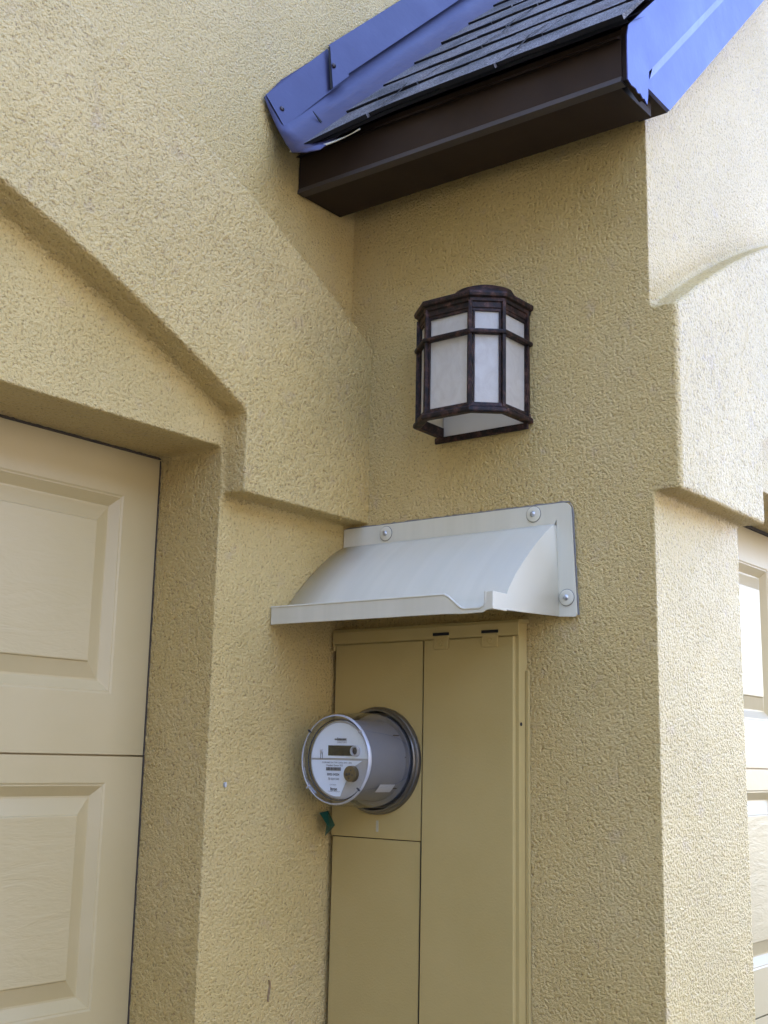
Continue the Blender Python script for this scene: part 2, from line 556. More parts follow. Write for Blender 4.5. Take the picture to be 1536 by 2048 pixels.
# shingle courses with laminated tabs, gaps and thickness
bm = bmesh.new()
rnd = random.Random(11)
starts = [0.0, 0.125, 0.262, 0.405, 0.545, 0.69]
while starts[-1] < RIDGE - 0.2: starts.append(starts[-1] + 0.143)
starts.append(RIDGE)
YA, YB = -0.080, -0.700
def droop(y):
    t = max(0.0, 1 - (YA - y) / 0.22)
    return t * t
for k in range(len(starts) - 1):
    s0, s1 = starts[k], min(starts[k + 1] + 0.05, RIDGE)
    # two plies: a full backing sheet and the thicker saw-tooth tabs on top
    joints = {0: (-0.488,), 1: (-0.475,), 2: (-0.345, -0.56), 3: (-0.31,), 4: (-0.262, -0.47), 5: (-0.20,)}.get(k, (YA - rnd.uniform(0.1, 0.5),))
    ys = [YA]
    y = YA
    edges = []
    while y > YB:
        wdt = rnd.uniform(0.07, 0.16)
        y2 = max(y - wdt, YB)
        edges.append((y, y2))
        y = y2
    lift = 0
    for (a, b) in edges:
        lift = 1 - lift if rnd.random() < 0.8 else lift
        ds = -0.0055 * lift + rnd.uniform(-0.0025, 0.0025)
        th = 0.0064 if lift else 0.0050
        base = 0.004
        # subdivide so the eave course can sag towards the wall
        n = max(2, int((a - b) / 0.02))
        cols = []
        for i in range(n + 1):
            y = a + (b - a) * i / n
            if i == 0: y -= 0.0006
            if i == n: y += 0.0006
            for jy in joints:
                if abs(y - jy) < 0.004: y += 0.002
            dr = droop(y) if k == 0 else (droop(y) * 0.25 if k == 1 else 0)
            f0 = Vector((0.0, 0.0, 0.0))
            sa = s0 + ds - dr * 0.058 + 0.0016 * math.sin(y * 47 + k * 2.1) + rnd.uniform(-0.0007, 0.0007)
            cols.append([bm.verts.new(roofp(sa, y, base + th - dr * 0.004)), bm.verts.new(roofp(sa + 0.001, y, -0.0035 if k else 0.002 - dr * 0.003)),
                         bm.verts.new(roofp(s1, y, 0.0030 + (0.0008 if lift else 0)))])
        for p, q in zip(cols[:-1], cols[1:]):
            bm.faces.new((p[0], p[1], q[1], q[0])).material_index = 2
            bm.faces.new((p[0], q[0], q[2], p[2]))
        for c_ in (cols[0], cols[-1]): bm.faces.new(c_)
    if k == 0:                      # starter strip under the first course
        n = 30
        cols = []
        for i in range(n + 1):
            y = YA + (YB - YA) * i / n
            dr = droop(y)
            sa = 0.004 - dr * 0.056
            cols.append([bm.verts.new(roofp(sa, y, 0.0005 - dr * 0.004)), bm.verts.new(roofp(sa + 0.002, y, -0.006 - dr * 0.004)), bm.verts.new(roofp(0.09, y, -0.020)), bm.verts.new(roofp(0.09, y, -0.010))])
        for p, q in zip(cols[:-1], cols[1:]):
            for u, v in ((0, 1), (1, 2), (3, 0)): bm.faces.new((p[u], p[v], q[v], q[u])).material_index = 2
# long slanting joints between neighbouring strips, seen as dark cracks
def crack(bm, pts, w=0.0055):
    prev = None
    for s_, y_, h_ in pts:
        r = [bm.verts.new(roofp(s_, y_ + w / 2, h_ + 0.0012)), bm.verts.new(roofp(s_, y_ - w / 2, h_ + 0.0012))]
        if prev: bm.faces.new((prev[0], prev[1], r[1], r[0])).material_index = 1
        prev = r
for pts in ([(0.0, -0.487, 0.0125), (0.06, -0.482, 0.0082), (0.128, -0.478, 0.0125), (0.19, -0.474, 0.0085), (0.25, -0.47, 0.0040)],
            [(0.262, -0.318, 0.0125), (0.33, -0.33, 0.0082), (0.408, -0.327, 0.0125), (0.47, -0.325, 0.0082), (0.54, -0.31, 0.004)],
            [(0.0, -0.225, 0.010), (0.06, -0.222, 0.008), (0.125, -0.215, 0.0125)]):
    crack(bm, pts)
sh = obj('shingles', bm, ['shingle', 'darkgap', 'shingle_edge'], roof)
sh['label'] = 'dark grey laminated asphalt shingles in stepped rows'

# eave: fascia with a lighter drip lip, boxed soffit
EV = -0.172
bm = bmesh.new()
ZL, ZR = 2.600, 2.603
box(bm, EV, EV + 0.018, -0.677, -0.002, 2.6087, 2.690, bevel=0.0008)
obj('fascia', bm, 'brown', house)
bm = bmesh.new()
prism(bm, [(EV - 0.003, 2.5985), (EV - 0.0005, 2.6085), (EV + 0.016, 2.6085), (EV + 0.016, 2.598)], 'y', -0.677, -0.002)
o = obj('drip_lip', bm, 'lip', house)
bm = bmesh.new()
box(bm, EV + 0.0165, -0.048, -0.668, -0.002, 2.5985, 2.612, bevel=0.001)
box(bm, -0.062, -0.048, -0.668, -0.002, 2.612, 2.76)
obj('soffit', bm, 'brown', house)
# stucco bead closing the wall under the soffit
bm = bmesh.new()
rnd = random.Random(3)
n = 90
prev = None
for i in range(n + 1):
    y = -0.006 - 0.626 * i / n
    r = 0.007 + rnd.uniform(-0.002, 0.003)
    zc = 2.636 + rnd.uniform(-0.002, 0.002)
    ring_ = [bm.verts.new((-r * math.cos(t) * 0.9 + 0.002, y, zc + r * math.sin(t))) for t in (-1.5, -0.9, -0.3, 0.3, 0.9, 1.5)]
    if prev:
        for q in range(5): bm.faces.new((prev[q], prev[q + 1], ring_[q + 1], ring_[q]))
    prev = ring_
obj('stucco_bead', bm, 'stucco', house, smooth=180)

# rake trim on the front edge of the gable
bm = bmesh.new()
def rz(x, c): return c + SL * x
XE = 1.58
# upper board (slightly proud), torn at its lower tip
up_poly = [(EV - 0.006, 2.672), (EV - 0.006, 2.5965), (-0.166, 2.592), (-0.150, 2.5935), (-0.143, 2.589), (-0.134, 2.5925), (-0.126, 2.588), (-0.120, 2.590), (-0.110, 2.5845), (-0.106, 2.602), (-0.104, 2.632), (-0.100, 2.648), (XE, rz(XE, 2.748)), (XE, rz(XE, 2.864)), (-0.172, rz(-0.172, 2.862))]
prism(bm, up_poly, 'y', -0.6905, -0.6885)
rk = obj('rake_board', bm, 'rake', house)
bm = bmesh.new()
prism(bm, [(EV + 0.003, 2.674), (EV + 0.003, 2.602), (-0.112, 2.592), (-0.106, 2.640), (XE, rz(XE, 2.739)), (XE, rz(XE, 2.864)), (-0.172, rz(-0.172, 2.862))], 'y', -0.6884, -0.6772)
obj('rake_backing', bm, 'brown', house)
rk['label'] = 'upper rake board coloured blue for sky reflection, with a torn lower tip'
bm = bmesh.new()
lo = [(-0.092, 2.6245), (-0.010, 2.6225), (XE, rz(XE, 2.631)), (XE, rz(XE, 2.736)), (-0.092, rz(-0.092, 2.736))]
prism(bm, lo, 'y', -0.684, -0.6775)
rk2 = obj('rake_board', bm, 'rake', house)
rk2['label'] = 'lower rake board coloured blue for sky reflection, lying along the stucco'
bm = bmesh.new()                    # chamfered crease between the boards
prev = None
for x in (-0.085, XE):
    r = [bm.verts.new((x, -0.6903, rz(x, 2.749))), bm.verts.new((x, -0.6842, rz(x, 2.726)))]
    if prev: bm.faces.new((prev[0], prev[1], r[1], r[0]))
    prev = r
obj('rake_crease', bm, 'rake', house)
bm = bmesh.new()                    # brown core closing the rake to the wall
core = [(-0.088, 2.6235), (-0.004, 2.6235), (XE, rz(XE, 2.640)), (XE, rz(XE, 2.852)), (-0.16, 2.69), (-0.16, 2.6235)]
prism(bm, core, 'y', -0.6768, -0.625)
obj('rake_core', bm, 'brown', house)

# ---- wall flashing along the roof
def fl(s_, y, h):                   # slope frame again, h measured straight up in z from the roof line
    p = roofp(s_, y, 0.0)
    return (p.x, y, p.z + h)
bm = bmesh.new()
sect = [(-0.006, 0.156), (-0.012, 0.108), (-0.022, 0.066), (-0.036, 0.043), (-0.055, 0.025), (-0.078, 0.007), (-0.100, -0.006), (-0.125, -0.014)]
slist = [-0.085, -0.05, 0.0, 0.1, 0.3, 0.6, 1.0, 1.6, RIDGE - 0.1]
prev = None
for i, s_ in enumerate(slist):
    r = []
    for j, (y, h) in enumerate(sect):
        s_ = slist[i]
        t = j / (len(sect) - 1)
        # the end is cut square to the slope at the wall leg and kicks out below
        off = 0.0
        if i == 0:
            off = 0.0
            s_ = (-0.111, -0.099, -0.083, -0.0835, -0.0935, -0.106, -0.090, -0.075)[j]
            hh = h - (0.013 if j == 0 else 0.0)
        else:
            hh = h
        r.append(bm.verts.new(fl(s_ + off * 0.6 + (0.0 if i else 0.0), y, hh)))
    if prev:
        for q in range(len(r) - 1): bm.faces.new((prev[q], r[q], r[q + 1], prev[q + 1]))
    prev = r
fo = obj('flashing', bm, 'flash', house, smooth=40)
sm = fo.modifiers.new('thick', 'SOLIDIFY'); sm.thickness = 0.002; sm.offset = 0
fo['label'] = 'bent metal flashing, coloured blue for sky reflection, where the roof meets the wall'

def plate(name, corners, parent, matk='flash', th=0.0015, bend=0.0):
    """thin plate from (s, y, h) corners in the flashing frame"""
    bm = bmesh.new()
    vs = [bm.verts.new(fl(*c)) for c in corners]
    bm.faces.new(vs)
    o = obj(name, bm, matk, parent)
    sm = o.modifiers.new('thick', 'SOLIDIFY'); sm.thickness = th; sm.offset = 0
    return o
# lower counter plate, upper counter plate lapped over it, and the folded tab between
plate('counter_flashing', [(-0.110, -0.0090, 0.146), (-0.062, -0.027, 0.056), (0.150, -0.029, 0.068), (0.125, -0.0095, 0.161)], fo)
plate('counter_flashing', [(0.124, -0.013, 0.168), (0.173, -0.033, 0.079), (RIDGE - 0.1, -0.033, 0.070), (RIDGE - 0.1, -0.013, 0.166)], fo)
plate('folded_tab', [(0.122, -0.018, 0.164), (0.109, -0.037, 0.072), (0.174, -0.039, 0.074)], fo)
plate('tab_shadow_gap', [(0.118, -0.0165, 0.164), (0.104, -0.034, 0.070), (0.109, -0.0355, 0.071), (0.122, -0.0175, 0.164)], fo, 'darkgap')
plate('seam_gap', [(0.022, -0.0425, 0.053), (0.024, -0.062, 0.021), (0.030, -0.062, 0.021)], fo, 'darkgap')
def screw_at(p, nrm, r, parent, matk='screw', name='screw', dome=0.6):
    bm = bmesh.new()
    z = Vector(nrm).normalized()
    xax = z.orthogonal().normalized(); yax = z.cross(xax)
    rings = []
    for a in (0, 20, 40, 60, 78):
        rr = r * math.cos(R_(a)); hh = r * dome * math.sin(R_(a))
        rings.append([bm.verts.new(Vector(p) + z * hh + xax * rr * math.cos(t) + yax * rr * math.sin(t)) for t in [2 * math.pi * i / 20 for i in range(20)]])
    for a, b in zip(rings[:-1], rings[1:]):
        for i in range(20): bm.faces.new((a[i], a[(i + 1) % 20], b[(i + 1) % 20], b[i]))
    inner = [bm.verts.new(v.co - z * r * 0.25) for v in rings[-1]]
    for i in range(20): bm.faces.new((rings[-1][i], rings[-1][(i + 1) % 20], inner[(i + 1) % 20], inner[i]))
    bm.faces.new(inner)
    return obj(name, bm, matk, parent, smooth=50)
nf = Vector((0, -1, 0.12))
for (s_, y_, h_) in ((-0.063, -0.020, 0.096), (0.122, -0.030, 0.118)):
    p = fl(s_, y_, h_)
    screw_at(p, nf, 0.0055, fo)
# kick-out lip under the flashing end
bm = bmesh.new()
prev = None
for i in range(17):
    t = i / 16
    y = -0.041 - 0.158 * t
    zl = 2.6435 - 0.0105 * math.sin(math.pi * t) ** 0.8
    th = 0.0085 * (1 - t) ** 0.8 + 0.0006
    x = -0.240 + 0.008 * t
    r = [bm.verts.new((x, y, zl + th)), bm.verts.new((x - 0.003, y, zl))]
    if prev: bm.faces.new((prev[0], r[0], r[1], prev[1]))
    prev = r
ko = obj('kickout_lip', bm, 'hood', fo)
sm = ko.modifiers.new('thick', 'SOLIDIFY'); sm.thickness = 0.0015

# ------------------------------------------------------------------ unseen house added opposite to block the low sky
opp = thing('sky_block_house', 'plain unseen house added opposite to block the low sky', 'house', (2, -12, 0))
bm = bmesh.new()
box(bm, -12, 14, -20, -12, 0.0, 5.6)
obj('wall', bm, 'block_siding', opp)
bm = bmesh.new()
prism(bm, [(-20.5, 5.6), (-11.5, 5.6), (-16, 8.2)], 'x', -12.5, 14.5)
obj('roof', bm, 'shingle', opp)

# ------------------------------------------------------------------ rain hood over the cabinet
hood = thing('rain_hood', 'pale grey curved metal rain hood fixed to the wall above the meter cabinet', 'rain hood', (0, -0.25, 1.786))
bm = bmesh.new()
prof = [(-0.006, 1.944), (-0.020, 1.937), (-0.045, 1.922), (-0.070, 1.903), (-0.095, 1.882), (-0.118, 1.861), (-0.140, 1.839), (-0.158, 1.817), (-0.168, 1.801), (-0.173, 1.789), (-0.181, 1.783), (-0.192, 1.781)]
Y0, Y1 = -0.004, -0.462
ysl = [Y0, -0.10, -0.2, -0.3, -0.372, -0.405, -0.43, Y1]
grid = []
for y in ysl:
    row = []
    for i, (x, z) in enumerate(prof):
        row.append(bm.verts.new((x, y, z)))
    grid.append(row)
for a, b in zip(grid[:-1], grid[1:]):
    for i in range(len(prof) - 1): bm.faces.new((a[i], a[i + 1], b[i + 1], b[i]))
# side cheek
side_low = [bm.verts.new((x, Y1 - 0.002, z)) for x, z in ((-0.192, 1.779),)]
cheek = [grid[-1][i] for i in range(len(prof))]
b0 = bm.verts.new((-0.006, Y1 - 0.004, 1.787))
bm.faces.new(cheek + [b0])
me_b = bmesh.ops.bevel(bm, geom=[e for e in bm.edges if all(abs(v.co.y - Y1) < 1e-5 for v in e.verts) and e.verts[0].co.z > 1.795 and e.verts[1].co.z > 1.795], offset=0.008, segments=4, affect='EDGES', profile=0.5)
hd = obj('hood_shell', bm, 'hood', hood, smooth=40)
sm = hd.modifiers.new('thick', 'SOLIDIFY'); sm.thickness = 0.0022; sm.offset = -1
# flange: flat plate with a rounded top corner, open behind the dome
bm = bmesh.new()
cr = 0.014
arc = [(-0.489 - 0.0 - cr * math.sin(t), 1.977 - cr + cr * math.cos(t)) for t in [math.pi / 2 * i / 6 for i in range(7)]]
arc = [(-(0.489 - cr) - cr * math.sin(t), 1.977 - cr + cr * math.cos(t)) for t in [math.pi / 2 * i / 6 for i in range(7)]]
brc = [(-0.498 + 0.004 * (1 - math.sin(t)) , 1.785 + 0.004 * (1 - math.cos(t))) for t in (math.pi / 2, math.pi / 4, 0)]
outl = [(-0.002, 1.977)] + arc + brc + [(-0.462, 1.787), (-0.462, 1.95), (-0.458, 1.942), (-0.002, 1.942)]
prism(bm, outl, 'x', -0.0085, -0.0055)
obj('flange', bm, 'hood', hood)
# gutter lip with the notch at its right end
bm = bmesh.new()
lip = [(-0.004, 1.807), (-0.372, 1.806), (-0.378, 1.803), (-0.402, 1.784), (-0.408, 1.781), (-0.440, 1.781), (-0.4455, 1.784), (-0.4475, 1.789), (-0.448, 1.806), (Y1, 1.807), (Y1, 1.779), (-0.45, 1.7775), (-0.443, 1.774), (-0.408, 1.7735), (-0.372, 1.775), (-0.004, 1.777)]
prism(bm, lip, 'x', -0.2045, -0.2022)
# cheek extension forward to the lip, and trough floor
prism(bm, [(-0.2035, 1.7785), (-0.165, 1.779), (-0.165, 1.806), (-0.2035, 1.806)], 'y', Y1 - 0.0005, Y1 + 0.0022)
prism(bm, [(-0.2035, 1.7785), (-0.180, 1.781), (-0.180, 1.784), (-0.2035, 1.7805)], 'y', Y1, -0.004)
prism(bm, [(-0.2035, 1.781), (-0.165, 1.781), (-0.165, 1.801), (-0.2035, 1.803)], 'y', -0.4495, -0.4475)
lo_ = obj('gutter_lip', bm, 'hood', hood)
bv = lo_.modifiers.new('bv', 'BEVEL'); bv.width = 0.0009; bv.segments = 2; bv.limit_method = 'ANGLE'
# rolled top bead on the lip
bm = bmesh.new()
path = [(-0.004, 1.807), (-0.371, 1.806), (-0.379, 1.802), (-0.402, 1.7835), (-0.409, 1.781), (-0.438, 1.781), (-0.4455, 1.784), (-0.4478, 1.790), (-0.448, 1.806)]
prev = None
for i, (y, z) in enumerate(path):
    a = Vector(path[max(0, i - 1)]); b = Vector(path[min(len(path) - 1, i + 1)])
    tng = (b - a).normalized(); nn = Vector((-tng.y, tng.x))
    r = [bm.verts.new((-0.2034 + 0.0022 * math.cos(t), y + nn.x * 0.0022 * math.sin(t), z + nn.y * 0.0022 * math.sin(t))) for t in [2 * math.pi * k / 8 for k in range(8)]]
    if prev:
        for k in range(8): bm.faces.new((prev[k], prev[(k + 1) % 8], r[(k + 1) % 8], r[k]))
    prev = r
obj('lip_bead', bm, 'hood', hood, smooth=60)
bm = bmesh.new()
rnd = random.Random(21)
pth = [(-0.004 - 0.48 * i / 60, 1.9785) for i in range(61)] + [(-0.4895 - 0.009 * i / 24, 1.968 - 0.18 * i / 24) for i in range(25)]
prev = None
for (y, z) in pth:
    r = 0.0016 + rnd.uniform(-0.0007, 0.0012)
    q = [bm.verts.new((-0.0035 - r * 0.6 * math.sin(t), y - (r * math.cos(t) if z < 1.97 else 0), z + (r * math.cos(t) if z > 1.97 else 0))) for t in (0, 0.8, 1.6, 2.4, 3.14)]
    if prev:
        for k in range(4): bm.faces.new((prev[k], prev[k + 1], q[k + 1], q[k]))
    prev = q
obj('caulk_bead', bm, 'dark_edge', hood, smooth=180)
# washer-head screws
for (y, z) in ((-0.103, 1.960), (-0.418, 1.963), (-0.480, 1.817)):
    bm = bmesh.new()
    lathe_x(bm, y, z, [(-0.0085, 0.0135), (-0.0105, 0.0130), (-0.0118, 0.0085), (-0.0118, 0.0)], 28)
    w = obj('washer', bm, 'hood', hood, smooth=40)
    bm = bmesh.new()
    lathe_x(bm, y, z, [(-0.0084, 0.0143), (-0.0092, 0.0142), (-0.0092, 0.0)], 28)
    obj('dark_edge', bm, 'dark_edge', w, smooth=40)  # dark disc giving the washer a darker outline
    screw_at((-0.0118, y, z), (-1, 0, 0), 0.0050, w, 'steel', 'screw', 0.7)

# ------------------------------------------------------------------ meter cabinet
cab = thing('meter_cabinet', 'tall tan painted metal meter cabinet under the rain hood', 'meter cabinet', (0, -0.2, 0.76))
FX = -0.030
bm = bmesh.new()
box(bm, FX + 0.004, -0.001, -0.399, -0.010, 0.76, 1.780)
obj('body', bm, 'tan', cab)
bm = bmesh.new()                       # rain cap across the top
prism(bm, [(FX - 0.005, 1.757), (FX - 0.006, 1.7775), (FX - 0.003, 1.7835), (0.0, 1.7865), (0.0, 1.779), (FX - 0.002, 1.7755), (FX - 0.003, 1.757)], 'y', -0.404, -0.004)
box(bm, FX - 0.004, -0.001, -0.0075, -0.0045, 1.745, 1.7775)
cp = obj('top_cap', bm, 'tan', cab)
cp.modifiers.new('bv', 'BEVEL').width = 0.0008
bm = bmesh.new()                       # side flange plastered into the wall
box(bm, -0.007, -0.001, -0.4060, -0.3995, 0.76, 1.700, bevel=0.001)
fl_o = obj('side_flange', bm, 'tan', cab)
bm = bmesh.new()
box(bm, FX, FX + 0.006, -0.2065, -0.009, 1.416, 1.7555, bevel=0.0009)
mp_ = obj('meter_panel', bm, 'tan', cab)
bm = bmesh.new()
box(bm, FX + 0.001, FX + 0.006, -0.2050, -0.012, 0.765, 1.4145, bevel=0.0009)
obj('lower_panel', bm, 'tan', cab)
bm = bmesh.new()
box(bm, FX + 0.0025, FX + 0.0039, -0.2104, -0.2052, 0.765, 1.7555)
obj('centre_seam', bm, 'darkgap', cab)
bm = bmesh.new()
box(bm, FX + 0.0030, FX + 0.0039, -0.2052, -0.010, 1.4146, 1.4159)
obj('panel_seam', bm, 'darkgap', cab)
bm = bmesh.new()
box(bm, FX - 0.003, FX + 0.006, -0.3925, -0.2105, 0.765, 1.7560, bevel=0.0016)
dr = obj('cabinet_door', bm, 'tan', cab)
for (a, b) in ((-0.264, -0.233), (-0.3635, -0.333)):
    bm = bmesh.new()
    box(bm, FX - 0.0065, FX - 0.003, a, b, 1.739, 1.761, bevel=0.0007)
    lathe_x(bm, (a + b) / 2, 1.7495, [(FX - 0.0063, 0.0056), (FX - 0.0078, 0.0050), (FX - 0.0078, 0.0036), (FX - 0.0070, 0.0034), (FX - 0.0070, 0.0)], 18)
    lt = obj('latch', bm, 'tan', cab)
    bm = bmesh.new()
    box(bm, FX - 0.0072, FX - 0.004, a - 0.001, b + 0.001, 1.7625, 1.7675)
    obj('latch_slot', bm, 'darkgap', lt)
bm = bmesh.new()
lathe_x(bm, -0.3965, 1.612, [(0, 0.0032), (-0.0005, 0.003), (-0.0005, 0)], 14)
for v in bm.verts: v.co = Vector((-0.020 + (v.co.y + 0.3965), -0.3995 + v.co.x, v.co.z))
obj('rivet_hole', bm, 'darkgap', cab)
bm = bmesh.new()
box(bm, FX - 0.0008, FX, -0.1160, -0.1110, 1.427, 1.446)
obj('tape_residue', bm, 'residue', mp_)

# ------------------------------------------------------------------ electric meter
MY, MZ = -0.113, 1.549
met = thing('electric_meter', 'round glass covered electric meter with white dial face plugged into the cabinet', 'electric meter', (FX, MY, MZ))
bm = bmesh.new()
lathe_x(bm, MY, MZ, [(FX + 0.001, 0.0930), (FX - 0.005, 0.0930), (FX - 0.008, 0.0915), (FX - 0.009, 0.0895), (FX - 0.013, 0.0890), (FX - 0.0150, 0.0878), (FX - 0.0150, 0.0856), (FX - 0.008, 0.0845), (FX - 0.004, 0.082), (FX - 0.004, 0.0)], 96)
obj('socket_ring', bm, 'ring', met, smooth=35)
bm = bmesh.new()
lathe_x(bm, MY, MZ, [(FX - 0.005, 0.0795), (FX - 0.014, 0.0785), (FX - 0.014, 0.0705), (FX - 0.020, 0.0690), (-0.128, 0.0665), (-0.1315, 0.0655), (-0.1315, 0.0)], 96)
bd = obj('meter_body', bm, 'meterbody', met, smooth=35)
for a in (38, -42, 5, 178, 120):
    t = R_(a)
    y, z = MY - 0.0695 * math.cos(t), MZ + 0.0695 * math.sin(t)
    bm = bmesh.new()
    box(bm, -0.060 if abs(a) > 10 else -0.046, -0.036 if abs(a) > 10 else -0.040, y - 0.0010, y + 0.0010, z - 0.0010, z + 0.0010)
    obj('body_slot', bm, 'darkgap', bd)
bm = bmesh.new()                        # dark trim ring behind the glass
lathe_x(bm, MY, MZ, [(-0.1400, 0.0685), (-0.1415, 0.0680), (-0.1415, 0.0665), (-0.1400, 0.0660), (-0.1390, 0.0672), (-0.1400, 0.0685)], 96)
obj('inner_ring', bm, 'ink', met, smooth=60)
# clear cover: tapered cup with a thick rolled front rim
bm = bmesh.new()
lathe_x(bm, MY, MZ, [(FX - 0.010, 0.0830), (-0.060, 0.0812), (-0.120, 0.0785), (-0.140, 0.0772), (-0.148, 0.0765), (-0.1525, 0.0750), (-0.1540, 0.0725), (-0.1535, 0.0700), (-0.1505, 0.0682), (-0.1490, 0.0660), (-0.1488, 0.0)], 96)
obj('glass_cover', bm, 'shell', met, smooth=60)
bm = bmesh.new()
lathe_x(bm, MY, MZ, [(-0.1470, 0.0752), (-0.1505, 0.0745), (-0.1515, 0.0728), (-0.1505, 0.0722), (-0.1470, 0.0740), (-0.1470, 0.0752)], 96)
obj('cover_rim', bm, 'label', met, smooth=60)
for a in (40, 140, 221, 320):
    t = R_(a)
    bm = bmesh.new()
    box(bm, -0.1550, -0.1510, -0.0008, 0.0008, 0.0690, 0.0765, bevel=0.0003)
    bmesh.ops.rotate(bm, verts=bm.verts[:], cent=(0, 0, 0), matrix=Matrix.Rotation(t - math.pi / 2, 3, 'X'))
    for v in bm.verts: v.co.y = -v.co.y if False else v.co.y
    bmesh.ops.translate(bm, verts=bm.verts[:], vec=(0, MY, MZ))
    obj('rim_notch', bm, 'ink' if a in (40, 221) else 'label', met)
# the dial: grey disc, white upper and lower plates, printing
DX = -0.1385
bm = bmesh.new()
lathe_x(bm, MY, MZ, [(-0.1315, 0.0650), (DX + 0.0015, 0.0650), (DX + 0.001, 0.0640), (DX + 0.001, 0.0)], 96)
dial = obj('dial', bm, 'facegrey', met, smooth=35)
def disc_clip(bm, r, test, x):
    pts = [(r * math.cos(t), r * math.sin(t)) for t in [2 * math.pi * i / 180 for i in range(180)]]
    return pts
# local dial coordinates: u to the viewer's right, v up
def poly_dial(name, pts, x, matk, parent):
    bm = bmesh.new()
    prism(bm, [(MY - u, MZ + v) for u, v in pts], 'x', x - 0.0005, x + 0.0003)
    return obj(name, bm, matk, parent)
def arcp(r, a0, a1, n=40): return [(r * math.cos(R_(a0 + (a1 - a0) * i / n)), r * math.sin(R_(a0 + (a1 - a0) * i / n))) for i in range(n + 1)]
poly_dial('upper_plate', arcp(0.0615, 2, 178), DX, 'faceplate', dial)
low = [(0.050, -0.0015)] + [(0.028, -0.014), (0.016, -0.036), (0.004, -0.0608)] + arcp(0.0612, 266, 181, 30)[0:] 
poly_dial('lower_plate', low, DX, 'faceplate', dial)
lcd = poly_dial('display', [(-0.024, 0.0065), (0.036, 0.0065), (0.036, 0.0235), (-0.024, 0.0235)], DX - 0.0008, 'lcd', dial)
# optical port with bezel
def ring_on_dial(name, u, v, prof, matk, parent):
    bm = bmesh.new()
    lathe_x(bm, MY - u, MZ + v, prof, 32)
    return obj(name, bm, matk, parent, smooth=40)
ring_on_dial('optical_port', 0.037, 0.0145, [(DX, 0.0090), (DX - 0.007, 0.0085), (DX - 0.007, 0.0066), (DX - 0.003, 0.0060)], 'label', dial)
ring_on_dial('port_lens', 0.037, 0.0145, [(DX - 0.0032, 0.0062), (DX - 0.0034, 0.0)], 'ink', dial)
ring_on_dial('reset_button', 0.030, -0.0230, [(DX, 0.0135), (DX - 0.0082, 0.0130), (DX - 0.0090, 0.0120), (DX - 0.0090, 0.0)], 'brass', dial)
bm = bmesh.new()
for (du, dv, rr) in ((0, 0, 0.0024), (-0.006, -0.001, 0.003), (0.003, 0.006, 0.0015), (-0.001, -0.0075, 0.0018), (0.006, -0.002, 0.0016)):
    lathe_x(bm, MY - 0.030 - du, MZ - 0.0230 + dv, [(DX - 0.0090, rr), (DX - 0.0094, rr * 0.9), (DX - 0.0094, 0)], 16)
obj('button_detail', bm, 'ink', dial)
bm = bmesh.new()                        # pin hole symbol at the left
box(bm, DX - 0.0012, DX - 0.0006, MY + 0.0365, MY + 0.0372, MZ + 0.0010, MZ + 0.0110)
box(bm, DX - 0.0012, DX - 0.0006, MY + 0.0405, MY + 0.0412, MZ + 0.0010, MZ + 0.0110)
obj('pin_mark', bm, 'inkgrey', dial)
ring_on_dial('pin', -0.0388, 0.0135, [(DX, 0.0034), (DX - 0.002, 0.0030), (DX - 0.0025, 0.0)], 'label', dial)
TX = DX - 0.0012
text_mesh('print', '\u2016||||||||||||||', 0.0052, MY - 0.006, MZ + 0.0335, TX, dial, 'inkgrey', extra=0.0001)
text_mesh('print', '5100427-0012', 0.0036, MY - 0.006, MZ + 0.0285, TX, dial, 'inkgrey')
text_mesh('print', 'CL200 240V 3W TYPE C2SOD 30TA 1.0Kh', 0.0036, MY + 0.004, MZ - 0.0052, TX, dial, 'inkgrey', extra=0.00003)
text_mesh('print', 'Freedom Sensor R1S', 0.0042, MY + 0.009, MZ - 0.0098, TX, dial, 'ink', extra=0.00004)
bm = bmesh.new()                        # bar code
rnd = random.Random(5)
u = -0.0275
while u < 0.0055:
    w = rnd.choice((0.0004, 0.0007, 0.001))
    box(bm, TX - 0.0002, TX + 0.0002, MY - u - w, MY - u, MZ - 0.0185, MZ - 0.0128)
    u += w + rnd.choice((0.0004, 0.0006))
obj('bar_code', bm, 'inkgrey', dial)
bm = bmesh.new()
u = -0.010
while u < 0.014:
    w = rnd.choice((0.0006, 0.0009, 0.0012))
    box(bm, TX - 0.0002, TX + 0.0002, MY - u - w, MY - u, MZ + 0.0325, MZ + 0.0350)
    u += w + 0.0005
obj('bar_code', bm, 'inkgrey', dial)
text_mesh('print', '8002-34204', 0.0056, MY + 0.0115, MZ - 0.0250, TX, dial, 'ink', extra=0.00008)
text_mesh('print', '78 024 544', 0.0054, MY + 0.0105, MZ - 0.0325, TX, dial, 'ink')
text_mesh('print', 'Itron', 0.0075, MY + 0.0095, MZ - 0.0490, TX, dial, 'ink', extra=0.00025)
text_mesh('print', 'CENTRON', 0.0030, MY + 0.0115, MZ - 0.0420, TX, dial, 'inkgrey')
text_mesh('print', 'OCONEE SC MADE IN USA', 0.0022, MY + 0.0085, MZ - 0.0530, TX, dial, 'inkgrey')
# paper label inside the cover at the lower right
bm = bmesh.new()
prev = None
for i in range(9):
    t = R_(-34 - 14 * i / 8 * 1.0)
    y, z = MY - 0.0712 * math.cos(t), MZ + 0.0712 * math.sin(t)
    r = [bm.verts.new((-0.100, y, z)), bm.verts.new((-0.058, y, z))]
    if prev: bm.faces.new((prev[0], prev[1], r[1], r[0]))
    prev = r
obj('side_label', bm, 'label', bd)

